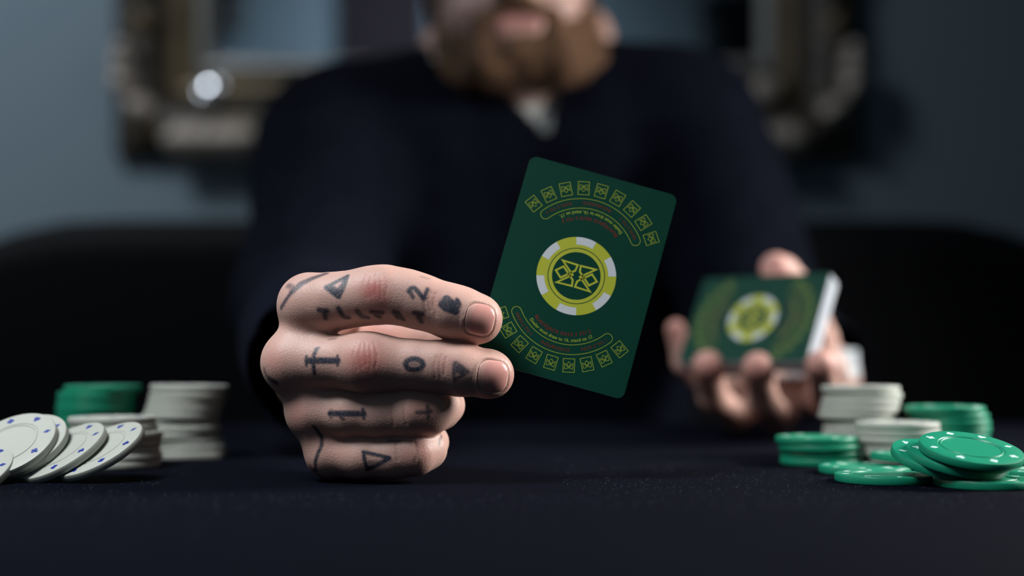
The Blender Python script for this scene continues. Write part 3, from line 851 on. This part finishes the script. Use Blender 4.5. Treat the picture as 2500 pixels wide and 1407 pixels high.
# nails: outline in the photo -> groove, fold and a separate nail plate
NAILS = [  # centre u, v, half-length, half-width, tilt of the finger axis
    (1171, 781, 37, 40, 12), (1203, 919, 38, 40, 8)]
def nail_sd(u, v, n):
    cu, cv, a, b, t = n; c, s = math.cos(R(t)), math.sin(R(t))
    x = (u - cu) * c + (v - cv) * s; y = -(u - cu) * s + (v - cv) * c
    p = 2.9
    return ((abs(x) / a) ** p + (abs(y) / b) ** p) ** (1 / p), x / a, y / b
pu = 1250 + V[:, 0] / V[:, 1] * FP; pv = 890 - (V[:, 2] - CZ) / V[:, 1] * FP
PLATES = []
for n in NAILS:
    c, s = math.cos(R(n[4])), math.sin(R(n[4]))
    x = (pu - n[0]) * c + (pv - n[1]) * s; y = -(pu - n[0]) * s + (pv - n[1]) * c
    q = ((np.abs(x) / n[2]) ** 2.9 + (np.abs(y) / n[3]) ** 2.9) ** (1 / 2.9)
    ok = (N[:, 1] < -.05) & (V[:, 1] < .4835) & (np.abs(x) < 70) & (np.abs(y) < 62)
    inside = np.clip((1.03 - q) / .08, 0, 1)
    back = np.clip((8 - x) / 30, 0, 1)     # fold rises around the root, not at the tip
    disp += ok * (-.00055 * inside + .00042 * np.exp(-((q - 1.13) / .075) ** 2) * (.35 + .65 * back))
    # nail plate samples from the unmodified surface
    P = []; NU, NV = 26, 26
    for i in range(NU + 1):
        for j in range(NV + 1):
            xx, yy = 2 * i / NU - 1, 2 * j / NV - 1
            # square -> superellipse
            L = (abs(xx) ** 2.9 + abs(yy) ** 2.9) ** (1 / 2.9); mx = max(abs(xx), abs(yy))
            f_ = mx / L if L > 0 else 1
            x_, y_ = xx * f_ * n[2] * .995, yy * f_ * n[3] * .995
            u_, v_ = n[0] + x_ * c - y_ * s, n[1] + x_ * s + y_ * c
            h, nn = hit(u_, v_)
            P.append((u_, v_, h, nn, xx * f_, yy * f_))
    PLATES.append((n, NU, NV, P))
V = V + N * disp[:, None]
V = smooth_np(V, Q, 1, .25)

# ---- far hand (blurred): fingers under and round the deck
def far_hand():
    f = Field((.075, .66, .725), (.275, .93, .875), .0012); f.pad = .006
    k = .004; G = []
    def grp():
        F = np.full(f.n, 1.0, np.float32); G.append(F); return F
    chain(f, [J(1850, 955, .835, 42), J(1745, 960, .825, 36), J(1674, 885, .816, 30), J(1650, 804, .812, 24)], k, grp())
    chain(f, [J(1890, 975, .83, 42), J(1800, 1018, .80, 34), J(1742, 970, .772, 35), J(1728, 893, .751, 38)], k, grp())
    chain(f, [J(1940, 975, .83, 42), J(1902, 1020, .795, 34), J(1864, 975, .750, 35), J(1850, 897, .727, 38)], k, grp())
    chain(f, [J(1990, 965, .82, 42), J(2020, 985, .775, 36), J(2012, 950, .730, 35), J(2003, 890, .7000, 36)], k, grp())
    chain(f, [J(2012, 905, .835, 42), J(2000, 830, .83, 42), J(1965, 725, .812, 42), J(1910, 668, .790, 40), J(1893, 655, .782, 38)], k, grp())
    F = grp()
    wr = px(2014, 920, .900)
    for u, v, d in ((1850, 925, .812), (1895, 950, .822), (1945, 965, .828), (1995, 962, .828), (2005, 915, .835)):
        f.cone(px(u, v, d), wr, .0120, .018, .010, F)
    f.cone(px(2014, 900, .79), px(2020, 925, .84), .0135, .015, .010, F)
    ax = (Vector((.212, 1.03, .822)) - wr).normalized()
    f.cone(wr, wr + ax * .08, .021, .026, .010, F)
    out = G[5]
    def un(A, B, kk):
        hh = np.maximum(kk - np.abs(A - B), 0) / kk
        return np.minimum(A, B) - hh * hh * kk * .25
    for i, F in enumerate(G[:5]): out = un(out, F, .006 if i == 4 else .004)
    V, Q = f.nets(out); V = smooth_np(V, Q, 2)
    return V, Q, wr, ax
V2, Q2, WC2, AX2 = far_hand()
cut = ((V2 - np.array(WC2 + AX2 * .012)) @ np.array(AX2) < 0) & (V2[:, 1] < .925)
V2, Q2 = keep_faces(V2, Q2, cut)

# ---- the rest of the body
HR = Matrix.Rotation(R(-6), 3, 'Y') @ Matrix.Rotation(R(-20), 3, 'X')       # roll and nod of the head
HC = px(1265, 52, 1.06) - HR @ Vector((0, -.088, -.050))                                        # head centre
def hp(x, y, z): return HC + HR @ Vector((x, y, z))
SHL, SHR = Vector((-.172, 1.165, 1.000)), Vector((.168, 1.165, 1.020))
ELL, ELR = Vector((-.150, .93, .840)), Vector((.206, 1.03, .824))
def torso(f, g, F=None, legs=True):
    """g: growth for clothes"""
    k = .05
    for x in (-.075, .075):
        f.cone((x, 1.195, .960), (x * .9, 1.24, .66), .105 + g, .10 + g, k, F)
        f.cone((x * .9, 1.24, .66), (x, 1.29, .585), .10 + g, .105 + g, k, F)
    f.cone(SHL + Vector((.02, .01, 0)), SHR + Vector((-.02, .01, 0)), .062 + g, .062 + g, k, F)
    f.cone((-.03, 1.19, 1.055), SHL + Vector((.03, .01, .02)), .040 + g, .045 + g, k, F)
    f.cone((.03, 1.19, 1.055), SHR + Vector((-.03, .01, .02)), .040 + g, .045 + g, k, F)
def collar(f, g):
    f.cone((0, 1.195, 1.02), hp(0, .035, -.055), .062 + g, .060 + g, .02)
def arms(f, g, F=None, stop=(1, 1), k=.03):
    f.cone(SHL, ELL, .062 + g, .047 + g, k, F); f.cone(ELL, ELL + (WC + AX * .0 - ELL) * stop[0], .046 + g, .029 + g, k * .6, F)
    f.cone(SHR, ELR, .062 + g, .047 + g, k, F); f.cone(ELR, ELR + (WC2 - ELR) * stop[1], .046 + g, .027 + g, k * .6, F)
def body():
    f = Field((-.30, .50, -.01), (.33, 1.46, 1.32), .0043)
    torso(f, -.008); arms(f, -.008)
    for sx in (-1, 1):
        hpv = Vector((sx * .09, 1.26, .565)); kn_ = Vector((sx * .13, .88, .56)); an = Vector((sx * .14, .90, .10)); toe = Vector((sx * .16, .75, .045))
        f.cone(hpv, kn_, .085, .058, .04); f.cone(kn_, an, .055, .038, .03); f.cone(an, toe, .036, .030, .02)
    f.cone((0, 1.195, 1.036), hp(0, .035, -.055), .060, .056, .03)       # neck
    return f
def head(f):
    k = .02
    f.ell(hp(0, .02, .045), (.076, .097, .085), k, HR)
    f.ell(hp(0, -.02, -.03), (.060, .068, .060), k, HR)
    f.ell(hp(0, -.054, -.066), (.026, .026, .018), .02, HR)               # chin
    f.ell(hp(-.052, .0, -.052), (.018, .045, .028), .025, HR); f.ell(hp(.052, .0, -.052), (.018, .045, .028), .025, HR)
    f.ell(hp(-.036, -.066, -.018), (.020, .016, .018), .02, HR); f.ell(hp(.036, -.066, -.018), (.020, .016, .018), .02, HR)   # cheeks
    f.cone(hp(0, -.078, .022), hp(0, -.103, -.016), .008, .0115, .010)    # nose
    f.ell(hp(-.012, -.094, -.019), (.008, .010, .007), .006, HR); f.ell(hp(.012, -.094, -.019), (.008, .010, .007), .006, HR)
    f.cone(hp(-.035, -.075, .035), hp(.035, -.075, .035), .010, .010, .014)  # brow
    f.cone(hp(-.018, -.082, -.045), hp(.018, -.082, -.045), .0075, .0075, .006)  # lips
    f.cone(hp(-.015, -.081, -.054), hp(.015, -.081, -.054), .0080, .0080, .006)
    for sx in (-1, 1):                                                    # ears
        f.ell(hp(sx * .080, .014, -.008), (.013, .017, .032), .005, HR)
        f.ell(hp(sx * .080, .022, -.022), (.006, .010, .011), .004, HR)
        f.ell(hp(sx * .083, .028, .012), (.004, .013, .020), .003, HR)
fb = body(); head(fb); Vb, Qb = fb.nets(); Vb = smooth_np(Vb, Qb, 1)
mk = np.ones(len(Vb), bool)
mk &= ~(((Vb - np.array(WC + AX * .055)) @ np.array(AX) < 0) & (Vb[:, 0] < .0) & (Vb[:, 2] > .7) & (Vb[:, 1] < .75))
mk &= ~(((Vb - np.array(WC2 + AX2 * .022)) @ np.array(AX2) < 0) & (Vb[:, 0] > .1) & (Vb[:, 2] > .70) & (Vb[:, 1] < .95))
Vb, Qb = keep_faces(Vb, Qb, mk)
parts_ = [(V, Q), (Vb, Qb), (V2, Q2)]
AV = np.concatenate([p[0] for p in parts_]); AQ = []; off = 0
for v_, q_ in parts_: AQ.append(q_ + off); off += len(v_)
AQ = np.concatenate(AQ)
me = mesh_np('person', AV, AQ)
bm = bmesh.new(); bm.from_mesh(me)
bmesh.ops.remove_doubles(bm, verts=[v for v in bm.verts if v.is_boundary], dist=1e-6)
def loops_of(bm):
    be = {e for e in bm.edges if e.is_boundary}; out = []
    while be:
        e0 = be.pop(); lp = [e0]; st = [e0.verts[0], e0.verts[1]]
        while st:
            v_ = st.pop()
            for e in v_.link_edges:
                if e in be: be.discard(e); lp.append(e); st += list(e.verts)
        out.append(lp)
    return out
lps = sorted(loops_of(bm), key=lambda l: -len(l))
big = [l for l in lps if len(l) >= 12]
cen = [sum(((e.verts[0].co + e.verts[1].co) / 2 for e in l), Vector()) / len(l) for l in big]
pairs = []; used = set()
cand = sorted(((cen[i] - cen[j]).length, i, j) for i in range(len(big)) for j in range(i))
for dd, i, j in cand:
    if i in used or j in used or dd > .09: continue
    used |= {i, j}; pairs.append((i, j))
print('LOOPS', [(len(l), tuple(round(c, 3) for c in cc)) for l, cc in zip(big, cen)], 'pairs', pairs)
for i, j in pairs:
    try: bmesh.ops.bridge_loops(bm, edges=big[i] + big[j])
    except Exception as ex_: print('BRIDGE FAIL', ex_)
bmesh.ops.recalc_face_normals(bm, faces=bm.faces)
bm.to_mesh(me); bm.free()
me.materials.append(M_skin); me.shade_smooth()
person = link('person', me)
tag(person, 'bearded person in a navy sweater holding out a card, deck in the other hand', 'person')

# ---- pigment in the skin: tattoos, redness, lips
AV = np.empty(len(me.vertices) * 3); me.vertices.foreach_get('co', AV); AV = AV.reshape(-1, 3)
ink = np.zeros(len(AV)); fl_ = np.zeros(len(AV)); lip = np.zeros(len(AV))
def paint(arr, pts, wd, amt=1.0, soft=.5, pxm=PXM):
    s3 = stroke3(pts)
    if not s3: return
    d = seg_dist(AV, s3) / pxm
    a = amt * np.clip((wd / 2 + soft * 4 - d) / (soft * 8 + 1e-6), 0, 1)
    np.maximum(arr, a, out=arr)
def I(pts, wd, amt=.95, soft=.55): paint(ink, pts, wd * 1.28, min(1, amt * 1.08), soft)
# index finger
I([(797, 701), (822, 688), (848, 674)], 9); I([(848, 674), (840, 700), (827, 724)], 9); I([(797, 701), (812, 713), (827, 724)], 11); I([(808, 700), (826, 712), (832, 700)], 9, .85); I([(812, 704), (828, 714)], 9, .95); I([(840, 682), (836, 700)], 8, .9)
I([(998, 712), (1003, 704), (1012, 703), (1020, 712), (1028, 722), (1034, 730)], 9); I([(1034, 730), (1040, 716), (1044, 706)], 8); I([(1002, 714), (1008, 726)], 8, .85); I([(1027, 722), (1038, 728)], 8)
I([(1080, 744), (1090, 730), (1104, 742), (1112, 760)], 16); I([(1088, 752), (1106, 758), (1116, 740)], 15); I([(1116, 732), (1122, 744), (1112, 760)], 9)
for p in ([(779, 757), (798, 760)], [(792, 762), (795, 777)], [(826, 753), (836, 770)], [(840, 774), (850, 776)], [(872, 760), (884, 774)], [(884, 772), (898, 776)],
          [(908, 762), (932, 764)], [(918, 770), (926, 774)], [(962, 762), (972, 776)], [(970, 764), (984, 780)], [(1012, 764), (1030, 768)], [(1022, 772), (1028, 786)]):
    I(p, 10.5, .85, .8)
I([(686, 752), (697, 734), (712, 713)], 9, .85, .8); I([(712, 713), (735, 693), (762, 680), (795, 668)], 14, .8, .9); I([(703, 697), (720, 704), (742, 688)], 12, .6, 1.0); I([(1030, 676), (1045, 680)], 6, .35, 1)
# middle finger
I([(750, 881), (825, 881)], 13); I([(773, 852), (766, 868), (765, 890), (768, 913)], 8); I([(748, 871), (748, 893)], 6, .9); I([(824, 870), (824, 892)], 7, .9); I([(770, 853), (778, 850)], 6, .8)
I([(994, 882), (1004, 877), (1018, 877), (1030, 883), (1033, 892), (1026, 901), (1010, 904), (996, 900), (990, 890), (994, 882)], 11, .97, .6); I([(1006, 890), (1018, 891)], 8, .55, .8)
I([(1110, 887), (1108, 905), (1110, 930)], 8, .85, .8); I([(1112, 886), (1128, 896), (1143, 908), (1128, 918), (1112, 926)], 8, .8, .8); I([(1118, 902), (1130, 908)], 17, .85, .8)
I([(645, 903), (649, 915)], 10, .6, 1); I([(657, 925), (672, 934)], 14, .85, 1)
I([(803, 829), (820, 827)], 5, .6, .8)
# ring finger
I([(806, 1010), (888, 1011)], 12); I([(808, 1003), (808, 1020)], 7, .6); I([(832, 1018), (838, 1024)], 8, .8); I([(886, 1000), (888, 1022)], 7)
I([(1018, 1008), (1050, 1006)], 8, .85, .8); I([(1044, 992), (1046, 1020)], 7, .85, .8); I([(1040, 1008), (1050, 1004)], 10, .8, .8)
I([(1096, 978), (1099, 984), (1093, 994)], 8, .65, .8); I([(1124, 970), (1126, 975)], 6, .5, .8)
# little finger
I([(887, 1104), (950, 1118)], 8); I([(888, 1104), (890, 1124), (897, 1146)], 8); I([(897, 1146), (920, 1136), (950, 1120)], 10); I([(900, 1130), (920, 1128)], 9, .5)
I([(766, 1042), (778, 1056), (786, 1070), (785, 1088), (776, 1108), (770, 1128), (770, 1150)], 8, .9, .7); I([(758, 1140), (772, 1156), (790, 1168)], 9, .7, 1)
I([(1078, 1064), (1074, 1074), (1072, 1085)], 5, .7, .8); I([(950, 1076), (975, 1078)], 8, .6, 1)
# redness over the knuckles, finger ends
for u, v, r_, a in ((912, 708, 34, .9), (930, 726, 24, .7), (893, 880, 46, .8), (1062, 728, 26, .3), (1085, 885, 24, .28), (1205, 790, 34, .35), (1240, 925, 34, .4), (1030, 1008, 42, .3), (1035, 1100, 34, .35),
                    (665, 880, 40, .25), (720, 1010, 36, .3), (1000, 1110, 30, .3), (930, 800, 60, .35), (1160, 830, 40, .2), (830, 1090, 40, .15)):
    h = hit(u, v)[0]
    if h is not None:
        d = np.linalg.norm(AV - np.array(h), axis=1) / PXM
        fl_ = np.maximum(fl_, a * np.exp(-(d / r_) ** 2))
for pts, wd, dep in CREASE: paint(fl_, pts, 2.2, .62, .4)
for p in ([(712, 1130), (735, 1145)], ): pass
# far hand: one inked dot, warm fingertips
def blob(arr, c, r_, a):
    d = np.linalg.norm(AV - np.array(c), axis=1); np.maximum(arr, a * np.exp(-(d / r_) ** 2), out=arr)
for u, v, d_ in ((1650, 802, .804), (1728, 893, .743), (1850, 897, .719), (2003, 890, .698), (1893, 655, .775)): blob(fl_, px(u, v, d_), .011, .5)
blob(ink, px(2036, 915, .778), .006, .9)
for x_ in np.linspace(-.018, .018, 9): blob(lip, hp(x_, -.089, -.046), .0035, .7); blob(lip, hp(x_, -.089, -.054), .0040, .8)
at = me.attributes.new('marks', 'FLOAT_COLOR', 'POINT')
at.data.foreach_set('color', np.stack([ink, fl_, lip, np.ones(len(ink))], 1).astype(np.float32).ravel())

# ---- fingernails
for n, NU, NV, P in PLATES:
    vs = []; c0 = P[len(P) // 2][2]
    for (u_, v_, h, nn, a, b) in P:
        if h is None: h = c0
        q = (abs(a) ** 2.9 + abs(b) ** 2.9) ** (1 / 2.9)
        lift = .00022 * (1 - q ** 6) - .00030 * max(0, q - .93) / .07
        tipl = .00020 * max(0, a)            # free edge stands a little proud
        vs.append(h + nn * (lift + tipl) if nn is not None else h)
    nV = len(vs); fs, mi = [], []
    for i in range(NU):
        for j in range(NV):
            k0 = i * (NV + 1) + j; fs.append((k0, k0 + 1, k0 + NV + 2, k0 + NV + 1)); 
            ai = P[k0][4]; mi.append(1 if ai > .90 - .12 * P[k0][5] ** 2 else (2 if ai < -.62 + .25 * P[k0][5] ** 2 else 0))
    # thickness: second layer
    lower = [v_ + Vector((0, .0006, 0)) for v_ in vs]
    fs += [tuple(nV + x for x in f_[::-1]) for f_ in fs]; mi += mi
    ring_ = [j for j in range(NV + 1)] + [i * (NV + 1) + NV for i in range(1, NU + 1)] + [NU * (NV + 1) + j for j in range(NV - 1, -1, -1)] + [i * (NV + 1) for i in range(NU - 1, 0, -1)]
    for a, b in zip(ring_, ring_[1:] + ring_[:1]): fs.append((a, b, nV + b, nV + a)); mi.append(0)
    m_ = bpy.data.meshes.new('fingernail'); m_.from_pydata([tuple(v_) for v_ in vs + lower], [], fs)
    for q_ in (M_nail, M_nailtip): m_.materials.append(q_)
    lun = mat('nail_lunula', (.62, .36, .31), .25) if 'nail_lunula' not in bpy.data.materials else bpy.data.materials['nail_lunula']
    m_.materials.append(lun)
    m_.polygons.foreach_set('material_index', mi)
    b_ = bmesh.new(); b_.from_mesh(m_); bmesh.ops.recalc_face_normals(b_, faces=b_.faces); b_.to_mesh(m_); b_.free()
    link('fingernail', m_, None, person, True)

# ---- clothes, hair
def cloth(name, f, m, folds=0, seed=1, keep=None, sc=28):
    V, Q = f.nets(); V = smooth_np(V, Q, 2)
    if folds: V = V + vnormals(V, Q) * (folds * fbm(V * np.array([1, 1, .55]), sc, seed))[:, None]
    if keep is not None: V, Q = keep_faces(V, Q, keep(V))
    me_ = mesh_np(name, V, Q); o_ = link(name, me_, m, person, True)
    so = o_.modifiers.new('s', 'SOLIDIFY'); so.thickness = .002; so.offset = -1
    return o_
f = Field((-.33, .55, .46), (.35, 1.46, 1.20), .0055); torso(f, .008); collar(f, .006)
cuffL = WC + AX * .028; cuffR = WC2 + AX2 * .008
arms(f, .010)
VA = (px(1338, 330, 1.09), px(1150, 110, 1.09), px(1395, 110, 1.09))
def sw_keep(V):
    # clean hems: pull the stray vertices onto the cuff planes and the V edge
    for c, a, sg in ((cuffL, AX, -1), (cuffR, AX2, 1)):
        c, a = np.array(c), np.array(a); dd = (V - c) @ a
        m_ = (dd < .0005) & (dd > -.009) & (V[:, 1] < (.8 if sg < 0 else .96)) & (V[:, 0] * sg > (.0 if sg < 0 else .1))
        V[m_] += (.0006 - dd[m_])[:, None] * a
    ap, a, b = (np.array(q) for q in VA)
    t = (V[:, 2] - ap[2]) / (a[2] - ap[2]); xl = ap[0] + (a[0] - ap[0]) * t; xr = ap[0] + (b[0] - ap[0]) * t
    m_ = (t > 0) & (V[:, 0] > xl) & (V[:, 0] < np.minimum((xl + xr) / 2, xl + .003)) & (V[:, 1] < 1.2); V[m_, 0] = xl[m_] - 1e-5
    m_ = (t > 0) & (V[:, 0] < xr) & (V[:, 0] > np.maximum((xl + xr) / 2, xr - .003)) & (V[:, 1] < 1.2); V[m_, 0] = xr[m_] + 1e-5
    k_ = ~(((V - np.array(cuffL)) @ np.array(AX) < 0) & (V[:, 0] < 0) & (V[:, 1] < .8))
    k_ &= ~(((V - np.array(cuffR)) @ np.array(AX2) < 0) & (V[:, 0] > .1) & (V[:, 1] < .96))
    k_ &= V[:, 2] > .50
    # V neck opening
    ap, a, b = (np.array(q) for q in VA)
    t = (V[:, 2] - ap[2]) / (a[2] - ap[2])
    xl = ap[0] + (a[0] - ap[0]) * t; xr = ap[0] + (b[0] - ap[0]) * t
    k_ &= ~((t > 0) & (V[:, 0] > xl) & (V[:, 0] < xr) & (V[:, 1] < 1.2))
    # neck hole
    k_ &= ~((V[:, 2] + (V[:, 1] - 1.18) * -.35 > 1.094) & (np.linalg.norm(V[:, :2] - np.array([0, 1.16]), axis=1) < .078))
    return k_
cloth('sweater', f, M_sweater, .0045, 3, sw_keep)
f = Field((-.26, 1.0, .50), (.26, 1.42, 1.18), .0055); torso(f, .001); collar(f, .001)
cloth('undershirt', f, M_shirt, .0015, 5, lambda V: (V[:, 2] + (V[:, 1] - 1.18) * -.35 < 1.103) & (V[:, 2] > .55))
f = Field((-.30, .68, .06), (.30, 1.46, .74), .008)
for sx in (-1, 1):
    hpv = Vector((sx * .09, 1.26, .565)); kn_ = Vector((sx * .13, .88, .56)); an = Vector((sx * .14, .90, .10))
    f.cone(hpv, kn_, .093, .067, .04); f.cone(kn_, an, .065, .050, .03)
f.cone((-.07, 1.285, .60), (.07, 1.285, .60), .118, .118, .02)
cloth('trousers', f, M_trousers, .004, 9, lambda V: (V[:, 2] > .10) & (V[:, 2] < .66))
for sx in (-1, 1):
    f = Field((sx * .155 - .08, .66, .0), (sx * .155 + .08, 1.0, .18), .004)
    f.cone((sx * .14, .92, .045), (sx * .165, .73, .036), .042, .036, .02); f.cone((sx * .14, .905, .05), (sx * .14, .90, .12), .045, .046, .02)
    s_ = f.grid(tuple(slice(0, n_) for n_ in f.n)); f.F = np.maximum(f.F, (.004 - s_[2]).astype(np.float32))
    cloth('shoe', f, M_shoe)
# beard and hair
f = Field((-.16, .98, .97), (.16, 1.34, 1.34), .0028)
f.ell(hp(0, -.050, -.067), (.040, .038, .024), .018, HR)
for sx in (-1, 1):
    f.cone(hp(sx * .028, -.054, -.072), hp(sx * .060, -.010, -.050), .023, .021, .018)
    f.cone(hp(sx * .060, -.010, -.050), hp(sx * .071, .000, -.012), .020, .009, .015)
    f.cone(hp(sx * .046, -.052, -.045), hp(sx * .064, -.018, -.008), .017, .013, .012)
    f.cone(hp(0, -.094, -.033), hp(sx * .030, -.080, -.044), .0085, .008, .008)
    f.cone(hp(sx * .030, -.080, -.044), hp(sx * .036, -.068, -.075), .009, .014, .01)
s_ = tuple(slice(0, n_) for n_ in f.n); Xg, Yg, Zg = f.grid(s_)
mc = hp(0, -.100, -.0495)
hole = np.sqrt(((Xg - mc.x) / 2.9) ** 2 + ((Yg - mc.y) / 3) ** 2 + (Zg - mc.z) ** 2) - .0055
f.F = np.maximum(f.F, -hole.astype(np.float32))
cloth('beard', f, M_beard, .0020, 21, None, 220)
f = Field((-.16, 1.0, 1.05), (.16, 1.40, 1.38), .0035)
f.ell(hp(0, .030, .060), (.084, .104, .088), .01, HR)
s_ = tuple(slice(0, n_) for n_ in f.n); Xg, Yg, Zg = f.grid(s_)
fc = hp(0, -.10, .0); f.F = np.maximum(f.F, -(np.sqrt(((Xg - fc.x) / 1.0) ** 2 + ((Yg - fc.y) / 1.15) ** 2 + ((Zg - fc.z) / 1.1) ** 2) - .085).astype(np.float32))
nz_ = hp(0, 0, -.012); f.F = np.maximum(f.F, (nz_.z - Zg + (Yg - nz_.y) * -.3).astype(np.float32) + 0 * f.F)
cloth('hair', f, M_hair, .003, 22, None, 200)
for sx in (-1, 1):
    b_ = bmesh.new(); bmesh.ops.create_uvsphere(b_, u_segments=20, v_segments=14, radius=.0118)
    e_ = from_bm('eye', b_, M_eye, person, True); e_.location = hp(sx * .031, -.0745, .012)
    b_ = bmesh.new(); bmesh.ops.create_uvsphere(b_, u_segments=16, v_segments=8, radius=.0055)
    bmesh.ops.scale(b_, verts=b_.verts, vec=(1, .4, 1))
    i_ = from_bm('iris', b_, M_iris, e_, True); i_.location = (0, -.0105, -.001)
    f = Field(tuple(hp(sx * .031, -.088, .035) - Vector((.03, .02, .02))), tuple(hp(sx * .031, -.088, .035) + Vector((.03, .02, .02))), .0012)
    f.cone(hp(sx * .016, -.090, .034), hp(sx * .046, -.080, .036), .004, .003, .002); cloth('eyebrow', f, M_hair)
